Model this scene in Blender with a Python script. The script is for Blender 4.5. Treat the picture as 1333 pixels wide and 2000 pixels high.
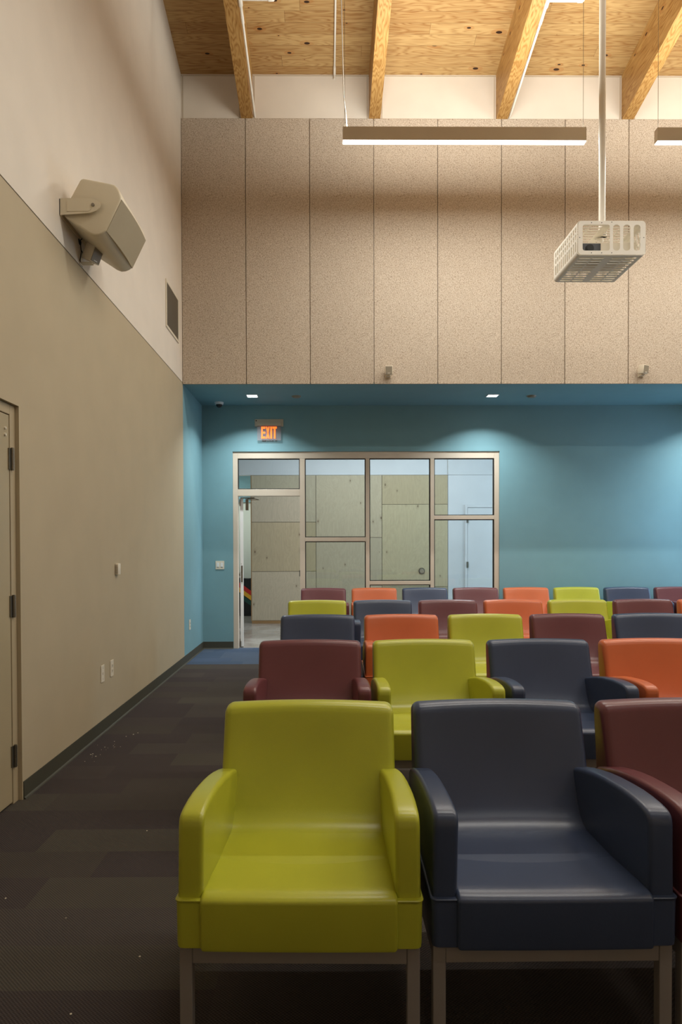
import bpy, bmesh, math, random
from math import sin, cos, pi, radians
from mathutils import Matrix, Vector
random.seed(4)
for o in list(bpy.data.objects): bpy.data.objects.remove(o)
SC = bpy.context.scene; COL = SC.collection

# ------------------------------------------------------------------ camera
F = 1333.0; psi = radians(.53); th = radians(.85); ro = .003
Rm = Matrix.Rotation(-psi, 3, 'Z') @ Matrix.Rotation(pi/2 - th, 3, 'X') @ Matrix.Rotation(-ro, 3, 'Z')
v = Rm.transposed() @ Vector((0, 1, 0))
cx = 637 - F*v.x/-v.z; cy = 1067 + F*v.y/-v.z
cam = bpy.data.cameras.new('camera'); camo = bpy.data.objects.new('camera', cam); COL.objects.link(camo)
camo.matrix_world = Matrix.Translation((0, 0, 1.42)) @ Rm.to_4x4()
cam.sensor_fit = 'VERTICAL'; cam.sensor_height = 36; cam.sensor_width = 24
cam.lens = F/2000*36
cam.shift_x = (666.5-cx)/2000; cam.shift_y = (cy-1000)/2000
cam.clip_start = .05
SC.camera = camo
# ------------------------------------------------------------------ exposure / world / lights
SC.view_settings.view_transform = 'Standard'; SC.view_settings.look = 'None'
SC.view_settings.exposure = 0.0; SC.view_settings.gamma = 1.0; SC.view_settings.use_curve_mapping = False
W = bpy.data.worlds.new('world'); SC.world = W; W.use_nodes = True
W.node_tree.nodes['Background'].inputs[0].default_value = (.7, .85, 1, 1)
W.node_tree.nodes['Background'].inputs[1].default_value = .6
P_DOWN = 60.0; P_UP = 72.0; WARM = (.98, .97, .90)
P_CAN = 20.0; COOL = (.74, .86, 1.0); P_LOBBY = 88.0; P_FILL = 80.0

def area(name, loc, rot, sx, sy, power, col, spread=None):
    l = bpy.data.lights.new(name, 'AREA'); l.shape = 'RECTANGLE'; l.size = sx; l.size_y = sy
    l.energy = power; l.color = col
    if spread: l.spread = radians(spread)
    o = bpy.data.objects.new(name, l); COL.objects.link(o); o.location = loc; o.rotation_euler = rot
    return o
# rows of pendants carry their own light in make_pendant(); the alcove cans in make_can()
# daylight through the lobby's glazing (right of the lobby) and cool fill through the added alcove window
area('lobby_daylight', (6.6, 11.2, 1.9), (0, radians(90), 0), 2.6, 2.4, P_LOBBY*2.0, COOL)
area('lobby_ceiling_light', (1.0, 11.0, 3.55), (0, 0, 0), 3.5, 1.2, P_LOBBY*1.1, (.88, .93, 1))
area('corridor_light', (-2.3, 13.2, 3.0), (0, 0, 0), .6, .6, 26.0, (.95, 1, .95))
area('alcove_fill', (6.05, 8.85, 1.7), (0, radians(90), 0), 2.2, 1.0, P_FILL*.85, (.44, .68, 1.0))  # fill light in the added window, brightens the alcove's left wall

# ------------------------------------------------------------------ helpers
def s2l(c):
    return tuple(((x/255)/12.92 if x/255 <= .04045 else ((x/255+.055)/1.055)**2.4) for x in c)
def newmat(name):
    m = bpy.data.materials.new(name); m.use_nodes = True
    nt = m.node_tree; b = nt.nodes['Principled BSDF']
    return m, nt, b
def N(nt, t, **kw):
    n = nt.nodes.new(t)
    for k, val in kw.items():
        if k.startswith('i_'): n.inputs[int(k[2:])].default_value = val
        else: setattr(n, k, val)
    return n
def L(nt, a, ai, b, bi): nt.links.new(a.outputs[ai], b.inputs[bi])
def math_(nt, op, a, b=None, c=None):
    n = nt.nodes.new('ShaderNodeMath'); n.operation = op
    for i, x in enumerate((a, b, c)):
        if x is None: continue
        if isinstance(x, (int, float)): n.inputs[i].default_value = x
        else: nt.links.new(x, n.inputs[i])
    return n.outputs[0]
def ramp(nt, fac, stops):
    r = nt.nodes.new('ShaderNodeValToRGB'); e = r.color_ramp.elements
    while len(e) < len(stops): e.new(.5)
    for el, (p, c) in zip(e, stops):
        el.position = p; el.color = (c[0], c[1], c[2], 1)
    nt.links.new(fac, r.inputs[0]); return r.outputs[0]
def mix(nt, fac, a, b, typ='MIX'):
    n = nt.nodes.new('ShaderNodeMix'); n.data_type = 'RGBA'; n.blend_type = typ
    for s, x in ((0, fac), (6, a), (7, b)):
        if isinstance(x, (int, float)): n.inputs[s].default_value = x
        elif isinstance(x, tuple): n.inputs[s].default_value = (x[0], x[1], x[2], 1)
        else: nt.links.new(x, n.inputs[s])
    return n.outputs[2]
def objco(nt):
    t = nt.nodes.new('ShaderNodeTexCoord'); return t.outputs['Object']
def sep(nt, vec):
    s = nt.nodes.new('ShaderNodeSeparateXYZ'); nt.links.new(vec, s.inputs[0]); return s.outputs
def comb(nt, x, y, z):
    n = nt.nodes.new('ShaderNodeCombineXYZ')
    for i, a in enumerate((x, y, z)):
        if isinstance(a, (int, float)): n.inputs[i].default_value = a
        else: nt.links.new(a, n.inputs[i])
    return n.outputs[0]
def noise(nt, vec, scale, detail=3, rough=.5, out=0, dist=0):
    n = nt.nodes.new('ShaderNodeTexNoise'); nt.links.new(vec, n.inputs['Vector'])
    n.inputs['Scale'].default_value = scale; n.inputs['Detail'].default_value = detail
    n.inputs['Roughness'].default_value = rough; n.inputs['Distortion'].default_value = dist
    return n.outputs[out]
def bump(nt, b, h, strength, dist=.01):
    n = nt.nodes.new('ShaderNodeBump'); n.inputs['Strength'].default_value = strength
    n.inputs['Distance'].default_value = dist
    nt.links.new(h, n.inputs['Height']); nt.links.new(n.outputs[0], b.inputs['Normal'])

def plain(name, srgb, rough=.5, metal=0, bumpy=0, bscale=200, spec=.5, var=0.03):
    m, nt, b = newmat(name)
    co = objco(nt)
    c = s2l(srgb); n = noise(nt, co, 3.0, 3)
    col = ramp(nt, n, [(.3, tuple(x*(1-var) for x in c)), (.7, tuple(min(1, x*(1+var)) for x in c))])
    nt.links.new(col, b.inputs['Base Color'])
    b.inputs['Roughness'].default_value = rough; b.inputs['Metallic'].default_value = metal
    b.inputs['Specular IOR Level'].default_value = spec
    if bumpy: bump(nt, b, noise(nt, co, bscale, 2), bumpy, .002)
    return m
def emit(name, col, strength):
    m = bpy.data.materials.new(name); m.use_nodes = True; nt = m.node_tree
    b = nt.nodes['Principled BSDF']
    b.inputs['Base Color'].default_value = (*col, 1)
    b.inputs['Emission Color'].default_value = (*col, 1); b.inputs['Emission Strength'].default_value = strength
    return m
def knots(nt, vec, sx, thr, rnd=.9):
    """returns 0..1 mask of sparse knots"""
    vo = nt.nodes.new('ShaderNodeTexVoronoi'); vo.voronoi_dimensions = '2D'; nt.links.new(vec, vo.inputs['Vector'])
    vo.inputs['Scale'].default_value = sx; vo.inputs['Randomness'].default_value = 1
    s = sep(nt, vo.outputs['Color'])
    pick = math_(nt, 'GREATER_THAN', s[0], rnd)
    size = math_(nt, 'MULTIPLY', s[1], thr)
    d = math_(nt, 'LESS_THAN', vo.outputs['Distance'], size)
    halo = math_(nt, 'MULTIPLY', math_(nt, 'LESS_THAN', vo.outputs['Distance'], math_(nt, 'MULTIPLY', size, 2.6)), pick)
    return math_(nt, 'MULTIPLY', d, pick), halo, vo.outputs['Distance']

def pine(name, ax, plank=None, light=(190, 160, 116), dark=(150, 112, 68), seam=True):
    """ax: order of object axes as (along grain, across, depth)"""
    m, nt, b = newmat(name)
    s = sep(nt, objco(nt)); g, a, d = (s[i] for i in ax)
    w = plank or .14
    idx = math_(nt, 'FLOOR', math_(nt, 'DIVIDE', a, w))
    wn = nt.nodes.new('ShaderNodeTexWhiteNoise'); wn.noise_dimensions = '1D'; nt.links.new(idx, wn.inputs['W'])
    rnd = wn.outputs['Value']
    goff = math_(nt, 'ADD', g, math_(nt, 'MULTIPLY', rnd, 7.3))
    # board ends
    seg = math_(nt, 'DIVIDE', goff, 2.7)
    segi = math_(nt, 'FLOOR', seg)
    wn2 = nt.nodes.new('ShaderNodeTexWhiteNoise'); wn2.noise_dimensions = '2D'
    nt.links.new(comb(nt, idx, segi, 0), wn2.inputs['Vector'])
    r2 = wn2.outputs['Value']
    # grain
    gv = comb(nt, math_(nt, 'MULTIPLY', goff, 1.0), math_(nt, 'MULTIPLY', math_(nt, 'ADD', a, math_(nt, 'MULTIPLY', r2, 9)), 9.0), math_(nt, 'MULTIPLY', d, 9))
    n1 = noise(nt, gv, 1.1, 2, .5)
    rings = math_(nt, 'FRACT', math_(nt, 'MULTIPLY', n1, 13.0))
    tri = math_(nt, 'ABSOLUTE', math_(nt, 'SUBTRACT', rings, .5))
    gv2 = comb(nt, math_(nt, 'MULTIPLY', goff, 1.6), math_(nt, 'MULTIPLY', a, 75), math_(nt, 'MULTIPLY', d, 75))
    n2 = noise(nt, gv2, 1.0, 3, .6)
    t = math_(nt, 'ADD', math_(nt, 'MULTIPLY', math_(nt, 'POWER', math_(nt, 'MULTIPLY', tri, 2), 1.6), .55), math_(nt, 'MULTIPLY', n2, .45))
    t = math_(nt, 'ADD', t, math_(nt, 'MULTIPLY', math_(nt, 'SUBTRACT', r2, .5), .35))
    col = ramp(nt, t, [(.12, s2l(light)), (.95, s2l(dark))])
    # knots
    kv = comb(nt, math_(nt, 'ADD', math_(nt, 'MULTIPLY', goff, 3.0), math_(nt, 'MULTIPLY', d, 2.0)), math_(nt, 'MULTIPLY', a, 6.5), 0)
    kn, halo, kd = knots(nt, kv, 1.0, .11, .70)
    col = mix(nt, math_(nt, 'MULTIPLY', halo, .35), col, s2l((165, 105, 52)))
    col = mix(nt, kn, col, s2l((52, 32, 20)))
    if seam:
        fr = math_(nt, 'FRACT', math_(nt, 'DIVIDE', a, w))
        sm = math_(nt, 'LESS_THAN', fr, .022)
        sf = math_(nt, 'LESS_THAN', math_(nt, 'FRACT', seg), .0013)
        sm = math_(nt, 'MAXIMUM', sm, sf)
        col = mix(nt, math_(nt, 'MULTIPLY', sm, .7), col, s2l((92, 60, 30)))
        bump(nt, b, math_(nt, 'SUBTRACT', 1.0, sm), .4, .004)
    nt.links.new(col, b.inputs['Base Color']); b.inputs['Roughness'].default_value = .5
    b.inputs['Specular IOR Level'].default_value = .3
    return m

def plywood(name, base, seed):
    m, nt, b = newmat(name)
    s = sep(nt, objco(nt))
    vv = comb(nt, math_(nt, 'MULTIPLY', math_(nt, 'ADD', s[0], seed*3.1), 2.2), seed, math_(nt, 'MULTIPLY', s[2], .7))
    n1 = noise(nt, vv, 1.6, 3, .55, dist=.8)
    rings = math_(nt, 'ABSOLUTE', math_(nt, 'SUBTRACT', math_(nt, 'FRACT', math_(nt, 'MULTIPLY', n1, 16)), .5))
    vf = comb(nt, math_(nt, 'MULTIPLY', s[0], 60), seed, math_(nt, 'MULTIPLY', s[2], 3))
    n2 = noise(nt, vf, 1.0, 3, .6)
    t = math_(nt, 'ADD', math_(nt, 'MULTIPLY', rings, .5), math_(nt, 'MULTIPLY', n2, .75))
    c = s2l(base)
    col = ramp(nt, t, [(.2, tuple(x*1.08 for x in c)), (.9, tuple(x*.84 for x in c))])
    kv = comb(nt, math_(nt, 'ADD', math_(nt, 'MULTIPLY', s[0], 5.0), seed*5.7), math_(nt, 'MULTIPLY', s[2], 2.6), 0)
    kn, halo, kd = knots(nt, kv, 1.0, .07, .70)
    col = mix(nt, math_(nt, 'MULTIPLY', halo, .3), col, tuple(x*.62 for x in c))
    col = mix(nt, math_(nt, 'MULTIPLY', kn, .75), col, s2l((92, 68, 40)))
    nt.links.new(col, b.inputs['Base Color']); b.inputs['Roughness'].default_value = .38
    return m

def tectum(name, seed):
    m, nt, b = newmat(name)
    co = objco(nt)
    n1 = noise(nt, co, 95, 3, .62, dist=1.0)
    n2 = noise(nt, co, 230, 2, .6)
    n3 = noise(nt, co, 2.0, 2)
    t = math_(nt, 'ADD', math_(nt, 'MULTIPLY', n1, .7), math_(nt, 'MULTIPLY', n2, .3))
    k = 1.0 + .03*math.sin(seed*2.3)
    sc = lambda c: tuple(x*k for x in s2l(c))
    col = ramp(nt, t, [(.34, sc((122, 102, 84))), (.45, sc((180, 164, 146))), (.53, sc((204, 190, 173))), (.66, sc((220, 208, 193)))])
    col = mix(nt, math_(nt, 'MULTIPLY', n3, .1), col, s2l((190, 165, 135)))
    nt.links.new(col, b.inputs['Base Color']); b.inputs['Roughness'].default_value = .95
    b.inputs['Specular IOR Level'].default_value = .1
    bump(nt, b, t, .55, .01)
    return m

def carpet(name, palette, dot=.0125):
    m, nt, b = newmat(name)
    co = objco(nt); s = sep(nt, co)
    w, h = .50, .25
    row = math_(nt, 'FLOOR', math_(nt, 'DIVIDE', math_(nt, 'ADD', s[1], .078), h))
    wn = nt.nodes.new('ShaderNodeTexWhiteNoise'); wn.noise_dimensions = '1D'; nt.links.new(row, wn.inputs['W'])
    half = math_(nt, 'MULTIPLY', math_(nt, 'ROUND', math_(nt, 'MULTIPLY', wn.outputs['Value'], 3)), .17)
    colx = math_(nt, 'FLOOR', math_(nt, 'DIVIDE', math_(nt, 'ADD', math_(nt, 'ADD', s[0], .02), half), 1.0))
    wn2 = nt.nodes.new('ShaderNodeTexWhiteNoise'); wn2.noise_dimensions = '2D'
    nt.links.new(comb(nt, row, colx, 0), wn2.inputs['Vector'])
    r = wn2.outputs['Value']
    rr = nt.nodes.new('ShaderNodeValToRGB'); rr.color_ramp.interpolation = 'CONSTANT'
    e = rr.color_ramp.elements
    while len(e) < len(palette): e.new(.5)
    for i, (el, c) in enumerate(zip(e, palette)):
        el.position = i/len(palette); el.color = (*s2l(c), 1)
    nt.links.new(r, rr.inputs[0])
    # raised loop dots, staggered
    a = math_(nt, 'SINE', math_(nt, 'MULTIPLY', s[0], 2*pi/dot))
    bb = math_(nt, 'SINE', math_(nt, 'MULTIPLY', s[1], 2*pi/(dot*1.0)))
    d = math_(nt, 'ADD', math_(nt, 'MULTIPLY', math_(nt, 'MULTIPLY', a, bb), .5), .5)
    n = noise(nt, co, 260, 2)
    nl = noise(nt, co, 2.2, 3)
    k = math_(nt, 'ADD', math_(nt, 'MULTIPLY', d, .75), math_(nt, 'ADD', math_(nt, 'MULTIPLY', n, .35), math_(nt, 'MULTIPLY', nl, .25)))
    sc = nt.nodes.new('ShaderNodeVectorMath'); sc.operation = 'SCALE'
    nt.links.new(rr.outputs[0], sc.inputs[0]); nt.links.new(math_(nt, 'ADD', k, .25), sc.inputs['Scale'])
    nt.links.new(sc.outputs[0], b.inputs['Base Color'])
    b.inputs['Roughness'].default_value = .95; b.inputs['Specular IOR Level'].default_value = .15
    bump(nt, b, d, .6, .004)
    return m

def concrete(name):
    m, nt, b = newmat(name); co = objco(nt)
    n = noise(nt, co, 1.3, 6, .65, dist=.6)
    col = ramp(nt, n, [(.3, s2l((120, 114, 106))), (.55, s2l((150, 146, 138))), (.75, s2l((178, 175, 168)))])
    nt.links.new(col, b.inputs['Base Color']); b.inputs['Roughness'].default_value = .18
    return m
def glass(name, tint):
    m = bpy.data.materials.new(name); m.use_nodes = True; nt = m.node_tree
    nt.nodes.remove(nt.nodes['Principled BSDF']); out = nt.nodes['Material Output']
    t = nt.nodes.new('ShaderNodeBsdfTransparent'); t.inputs[0].default_value = (*tint, 1)
    g = nt.nodes.new('ShaderNodeBsdfGlossy'); g.inputs['Roughness'].default_value = .01
    fr = nt.nodes.new('ShaderNodeFresnel'); fr.inputs[0].default_value = 1.45
    mx = nt.nodes.new('ShaderNodeMixShader')
    nt.links.new(fr.outputs[0], mx.inputs[0]); nt.links.new(t.outputs[0], mx.inputs[1]); nt.links.new(g.outputs[0], mx.inputs[2])
    nt.links.new(mx.outputs[0], out.inputs[0]); return m
def plastic(name, srgb):
    m, nt, b = newmat(name); co = objco(nt)
    c = s2l(srgb); n = noise(nt, co, 4, 3)
    col = ramp(nt, n, [(.3, tuple(x*.95 for x in c)), (.7, tuple(x*1.05 for x in c))])
    nt.links.new(col, b.inputs['Base Color'])
    b.inputs['Roughness'].default_value = .31; b.inputs['Specular IOR Level'].default_value = .5
    bump(nt, b, noise(nt, co, 420, 2), .12, .002)
    return m

def acrylic_mat():
    m, nt, b = newmat('sign_acrylic'); b.inputs['Base Color'].default_value = (.42, .38, .41, 1)
    b.inputs['Roughness'].default_value = .25; b.inputs['Alpha'].default_value = .32
    return m
M = dict(
    tan=plain('tan_paint', (181, 166, 138), .75, bumpy=.06, bscale=90),
    cream=plain('cream_paint', (224, 214, 200), .75, bumpy=.04, bscale=90),
    blue=plain('blue_paint', (120, 161, 171), .7, bumpy=.04, bscale=90),
    white=plain('white_paint', (228, 230, 230), .6),
    lobby_white=plain('lobby_white_paint', (206, 208, 210), .6),
    base=plain('rubber_base', (66, 64, 52), .6),
    reveal=plain('dark_reveal', (48, 40, 32), .7),
    frame=plain('beige_frame_paint', (212, 197, 179), .4),
    doorpaint=plain('tan_door_paint', (172, 157, 126), .4),
    doorframe=plain('tan_frame_paint', (176, 160, 130), .4),
    steel=plain('brushed_steel', (130, 124, 112), .35, metal=.85),
    dark=plain('black_plastic', (22, 21, 21), .35),
    gasket=plain('black_gasket', (24, 26, 26), .6),
    legs=plain('taupe_metal', (148, 141, 135), .45, metal=.2, bumpy=.08, bscale=300),
    fixture=plain('fixture_white', (196, 182, 160), .45),
    pipe=plain('white_pipe', (226, 220, 208), .35),
    offwhite=plain('offwhite_plastic', (222, 212, 192), .45),
    cage=plain('white_powdercoat', (236, 231, 220), .4),
    speaker=plain('speaker_cream', (216, 204, 178), .5),
    grille=plain('speaker_grille', (168, 154, 126), .6, bumpy=.3, bscale=500),
    vent=plain('grille_grey', (140, 130, 112), .5),
    ceil=pine('pine_deck', (0, 1, 2), .133, light=(186, 153, 102), dark=(146, 104, 58)),
    beam=pine('glulam', (1, 2, 0), .5, light=(188, 150, 92), dark=(140, 97, 46), seam=False),
    plyedge=plain('plywood_edge', (150, 116, 74), .6),
    ch_yellow=plastic('chartreuse_plastic', (176, 178, 50)),
    ch_orange=plastic('orange_plastic', (198, 102, 58)),
    ch_maroon=plastic('maroon_plastic', (104, 56, 60)),
    ch_navy=plastic('navy_plastic', (57, 68, 92)),
    carpet=carpet('brown_carpet', [(75, 69, 65), (70, 63, 61), (73, 66, 63), (68, 61, 60), (77, 72, 65), (69, 62, 60), (73, 67, 62)]),
    carpet_blue=carpet('blue_carpet', [(76, 90, 112), (72, 86, 106), (80, 92, 110)]),
    concrete=concrete('polished_concrete'),
    glass=glass('clear_glass', (.90, .94, .93)),
    acrylic=acrylic_mat(),
    lens=emit('lit_lens', (1, .97, .93), 6.0),
    canlens=emit('lit_can_lens', (.95, 1, 1), 9.0),
    exitred=emit('exit_letters', (1.0, .16, .02), 1.6),
    corr=plain('corridor_white', (206, 210, 198), .7),
    red=plain('red_cloth', (190, 40, 34), .8), gold=plain('gold_cloth', (226, 170, 50), .8), green=plain('green_cloth', (36, 74, 66), .8),
    debris=plain('pale_crumbs', (216, 206, 184), .8),
)
plymats = [plywood('birch_a', (186, 172, 146), 1), plywood('birch_b', (178, 162, 130), 2), plywood('birch_c', (182, 169, 144), 3),
           plywood('birch_d', (174, 161, 132), 4), plywood('birch_e', (186, 172, 140), 5)]

def tag(o, label=None, cat=None, group=None, kind=None):
    if label: o['label'] = label
    if cat: o['category'] = cat
    if group: o['group'] = group
    if kind: o['kind'] = kind
    return o
def finish(name, bm, mat, parent=None, smooth=None, loc=None, kind=None):
    bmesh.ops.recalc_face_normals(bm, faces=bm.faces)
    me = bpy.data.meshes.new(name); bm.to_mesh(me); bm.free()
    if mat: me.materials.append(mat)
    if smooth is not None:
        me.polygons.foreach_set('use_smooth', [True]*len(me.polygons))
        try: me.set_sharp_from_angle(angle=radians(smooth))
        except Exception: pass
    o = bpy.data.objects.new(name, me); COL.objects.link(o)
    if parent: o.parent = parent
    if loc: o.location = loc
    if kind: o['kind'] = kind
    return o
def empty(name, loc, label, cat, group=None, kind=None, rz=0):
    o = bpy.data.objects.new(name, None); COL.objects.link(o); o.location = loc
    o.rotation_euler = (0, 0, rz); o.empty_display_size = .05
    return tag(o, label, cat, group, kind)
def box(bm, x0, x1, y0, y1, z0, z1, bev=0, mtx=None):
    vs = [bm.verts.new((x, y, z)) for x in (x0, x1) for y in (y0, y1) for z in (z0, z1)]
    fs = [bm.faces.new([vs[i] for i in f]) for f in ((0, 1, 3, 2), (4, 6, 7, 5), (0, 4, 5, 1), (2, 3, 7, 6), (0, 2, 6, 4), (1, 5, 7, 3))]
    if bev:
        es = list({e for f in fs for e in f.edges})
        r = bmesh.ops.bevel(bm, geom=es, offset=bev, segments=2, profile=.5, affect='EDGES')
        vs = list({v for f in r['faces'] for v in f.verts} | {v for v in vs if v.is_valid})
    if mtx:
        for v_ in vs:
            if v_.is_valid: v_.co = mtx @ v_.co
    return vs
def cyl(bm, p0, p1, r, seg=16, r1=None):
    p0 = Vector(p0); p1 = Vector(p1); r1 = r if r1 is None else r1
    d = (p1-p0).normalized(); a = d.orthogonal().normalized(); b = d.cross(a)
    R0 = [bm.verts.new(p0 + (a*cos(t)+b*sin(t))*r) for t in [2*pi*i/seg for i in range(seg)]]
    R1 = [bm.verts.new(p1 + (a*cos(t)+b*sin(t))*r1) for t in [2*pi*i/seg for i in range(seg)]]
    for i in range(seg): bm.faces.new((R0[i], R0[(i+1) % seg], R1[(i+1) % seg], R1[i]))
    bm.faces.new(R0[::-1]); bm.faces.new(R1)
def tube(bm, pts, r, seg=8):
    pts = [Vector(p) for p in pts]; rings = []
    a = None
    for i, p in enumerate(pts):
        d = (pts[min(i+1, len(pts)-1)]-pts[max(i-1, 0)]).normalized()
        if a is None: a = d.orthogonal().normalized()
        a = (a - d*a.dot(d)).normalized(); b = d.cross(a)
        rings.append([bm.verts.new(p+(a*cos(t)+b*sin(t))*r) for t in [2*pi*k/seg for k in range(seg)]])
    for A, B in zip(rings, rings[1:]):
        for k in range(seg): bm.faces.new((A[k], A[(k+1) % seg], B[(k+1) % seg], B[k]))
    bm.faces.new(rings[0][::-1]); bm.faces.new(rings[-1])
def inset(poly, d):
    n = len(poly); out = []
    A = sum(poly[i][0]*poly[(i+1) % n][1]-poly[(i+1) % n][0]*poly[i][1] for i in range(n))
    s = 1 if A > 0 else -1
    for i in range(n):
        p = poly[i]; a = poly[i-1]; b = poly[(i+1) % n]
        e1 = Vector((p[0]-a[0], p[1]-a[1])).normalized(); e2 = Vector((b[0]-p[0], b[1]-p[1])).normalized()
        n1 = Vector((-e1.y, e1.x))*s; n2 = Vector((-e2.y, e2.x))*s
        m = n1+n2; L2 = m.length
        if L2 < 1e-6: m = n1
        else:
            m = m/L2; m = m/max(.5, m.dot(n1))
        out.append((p[0]+m.x*d, p[1]+m.y*d))
    return out
def slab(bm, poly, t0, t1, r, fn, mids=(), steps=4):
    """profile poly extruded from t0 to t1 with rounded rims; fn(a,b,t) -> xyz"""
    sl = [(t0+r*(1-sin(i/steps*pi/2)), r*(1-cos(i/steps*pi/2))) for i in range(steps, -1, -1)]
    sl = [(t0 + r*(1-sin(k*pi/2/steps)), r*(1-cos(k*pi/2/steps))) for k in range(steps, -1, -1)]
    left = [(t0+r-r*cos(k*pi/2/steps), r-r*sin(k*pi/2/steps)) for k in range(steps+1)]
    right = [(t1-(t-t0), i) for t, i in left[::-1]]
    rings = []
    for t, i in left + [(m, 0) for m in mids] + right:
        q = inset(poly, i) if i > 1e-6 else poly
        rings.append([bm.verts.new(fn(a, b, t)) for a, b in q])
    n = len(poly)
    for A, B in zip(rings, rings[1:]):
        for k in range(n): bm.faces.new((A[k], A[(k+1) % n], B[(k+1) % n], B[k]))
    bm.faces.new(rings[0][::-1]); bm.faces.new(rings[-1])
def rrect(w0, w1, h0, h1, r, seg=5):
    pts = []
    for (x, y, a0) in ((w1-r, h0+r, -90), (w1-r, h1-r, 0), (w0+r, h1-r, 90), (w0+r, h0+r, 180)):
        for k in range(seg+1):
            a = radians(a0+90*k/seg); pts.append((x+r*cos(a), y+r*sin(a)))
    return pts
def plate(name, outer, holes, thick, mat, parent, mtx, smooth=None):
    """flat plate with holes (filled 2D curve turned into a mesh)"""
    cu = bpy.data.curves.new('tmp', 'CURVE'); cu.dimensions = '2D'; cu.fill_mode = 'BOTH'; cu.extrude = thick/2
    for loop in [outer]+holes:
        sp = cu.splines.new('POLY'); sp.points.add(len(loop)-1); sp.use_cyclic_u = True
        for p, q in zip(sp.points, loop): p.co = (q[0], q[1], 0, 1)
    t = bpy.data.objects.new('tmp', cu); COL.objects.link(t)
    bpy.context.view_layer.update()
    me = bpy.data.meshes.new_from_object(t.evaluated_get(bpy.context.evaluated_depsgraph_get()))
    bpy.data.objects.remove(t); bpy.data.curves.remove(cu)
    me.name = name; me.transform(mtx); me.materials.clear(); me.materials.append(mat)
    o = bpy.data.objects.new(name, me); COL.objects.link(o); o.parent = parent
    return o
def prism(bm, poly, fn, t0, t1):
    A = [bm.verts.new(fn(a, b, t0)) for a, b in poly]; B = [bm.verts.new(fn(a, b, t1)) for a, b in poly]
    n = len(poly)
    for k in range(n): bm.faces.new((A[k], A[(k+1) % n], B[(k+1) % n], B[k]))
    bm.faces.new(A[::-1]); bm.faces.new(B)

# ------------------------------------------------------------------ room dimensions
XL = -1.71; XR = 5.94; YB = -3.0; Y1 = 8.2; Y2 = 9.48; YW = 9.68
ZS = 3.37; SL = .195
def zc(y): return 7.045 + SL*(8.225-y)     # underside of the sloping ceiling
S = lambda name, bm, mat, parent=None, smooth=None: finish(name, bm, mat, parent, smooth, kind='structure')
yz = lambda a, b, t: (t, a, b)

bm = bmesh.new(); box(bm, XL-.3, XR+.3, YB-.2, Y1+.03, -.1, 0); S('floor', bm, M['carpet'])
bm = bmesh.new(); box(bm, XL-.3, XR+.3, Y1+.03, Y2+.09, -.1, 0); S('floor', bm, M['carpet_blue'])
bm = bmesh.new(); box(bm, -3.6, 7.4, Y2+.09, 15.6, -.1, -.004); S('floor', bm, M['concrete'])
bm = bmesh.new(); prism(bm, [(YB-.2, zc(YB-.2)), (8.4, zc(8.4)), (8.4, zc(8.4)+.15), (YB-.2, zc(YB-.2)+.15)], yz, XL-.2, XR+.2); S('ceiling', bm, M['ceil'])
bm = bmesh.new(); box(bm, XL, XR, Y1+.03, Y2, ZS, ZS+.02); S('ceiling', bm, M['blue'])
# left wall: tan below, cream above, dark reveal between
DY0, DY1, DZ = 2.80, 3.83, 2.205
bm = bmesh.new()
box(bm, XL-.2, XL, YB, DY0, 0, 3.378); box(bm, XL-.2, XL, DY0, DY1, DZ, 3.378); box(bm, XL-.2, XL, DY1, 8.225, 0, 3.378)
S('wall_left', bm, M['tan'])
bm = bmesh.new(); prism(bm, [(YB, 3.386), (8.225, 3.386), (8.225, zc(8.225)), (YB, zc(YB))], yz, XL-.2, XL); S('wall_left', bm, M['cream'])
bm = bmesh.new(); box(bm, XL-.2, XL-.006, YB, 8.225, 3.378, 3.386); S('trim_1', bm, M['reveal'])
bm = bmesh.new(); box(bm, XL-.2, XL, 8.225, YW, 0, ZS+.02); S('wall_left', bm, M['blue'])
# right wall with an unseen window added at the alcove's end for cool light
bm = bmesh.new()
box(bm, XR, XR+.2, YB, 8.3, 0, 3.38); prism(bm, [(YB, 3.38), (8.3, 3.38), (8.3, zc(8.3)), (YB, zc(YB))], yz, XR, XR+.2)
S('wall_right', bm, M['cream'])
bm = bmesh.new(); box(bm, XR, XR+.2, 8.3, YW, 0, .6); box(bm, XR, XR+.2, 8.3, YW, 2.8, ZS+.02); box(bm, XR, XR+.2, 9.36, YW, .6, 2.8)
S('wall_right', bm, M['blue'])
wn_ = empty('window_added', (XR, 8.83, .6), None, None, kind='structure')  # added out of view to bring blue light into the alcove
bm = bmesh.new(); box(bm, .02, .08, -.53, -.48, 0, 2.2); box(bm, .02, .08, .48, .53, 0, 2.2); box(bm, .02, .08, -.48, .48, 0, .05); box(bm, .02, .08, -.48, .48, 2.15, 2.2); box(bm, .02, .08, -.48, .48, 1.1, 1.15)
finish('window_frame', bm, M['frame'], wn_)
bm = bmesh.new(); box(bm, .045, .053, -.48, .48, .05, 1.1); finish('pane', bm, M['glass'], wn_)
bm = bmesh.new(); box(bm, .045, .053, -.48, .48, 1.15, 2.15); finish('pane', bm, M['glass'], wn_)
bm = bmesh.new(); box(bm, XL-.2, XR+.2, YB-.2, YB, 0, 9.6); S('wall_front', bm, M['cream'])
# back: bulkhead above the alcove, teal wall with the storefront opening
bm = bmesh.new(); box(bm, XL, XR, Y1+.025, YW, ZS+.02, zc(8.225)); S('wall_back', bm, M['cream'])
OX0, OX1, OZ = -1.29, 2.418, 2.735
bm = bmesh.new(); box(bm, XL, OX0, Y2, YW, 0, ZS); box(bm, OX1, XR, Y2, YW, 0, ZS); box(bm, OX0, OX1, Y2, YW, OZ, ZS)
S('wall_back', bm, M['blue'])
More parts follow.
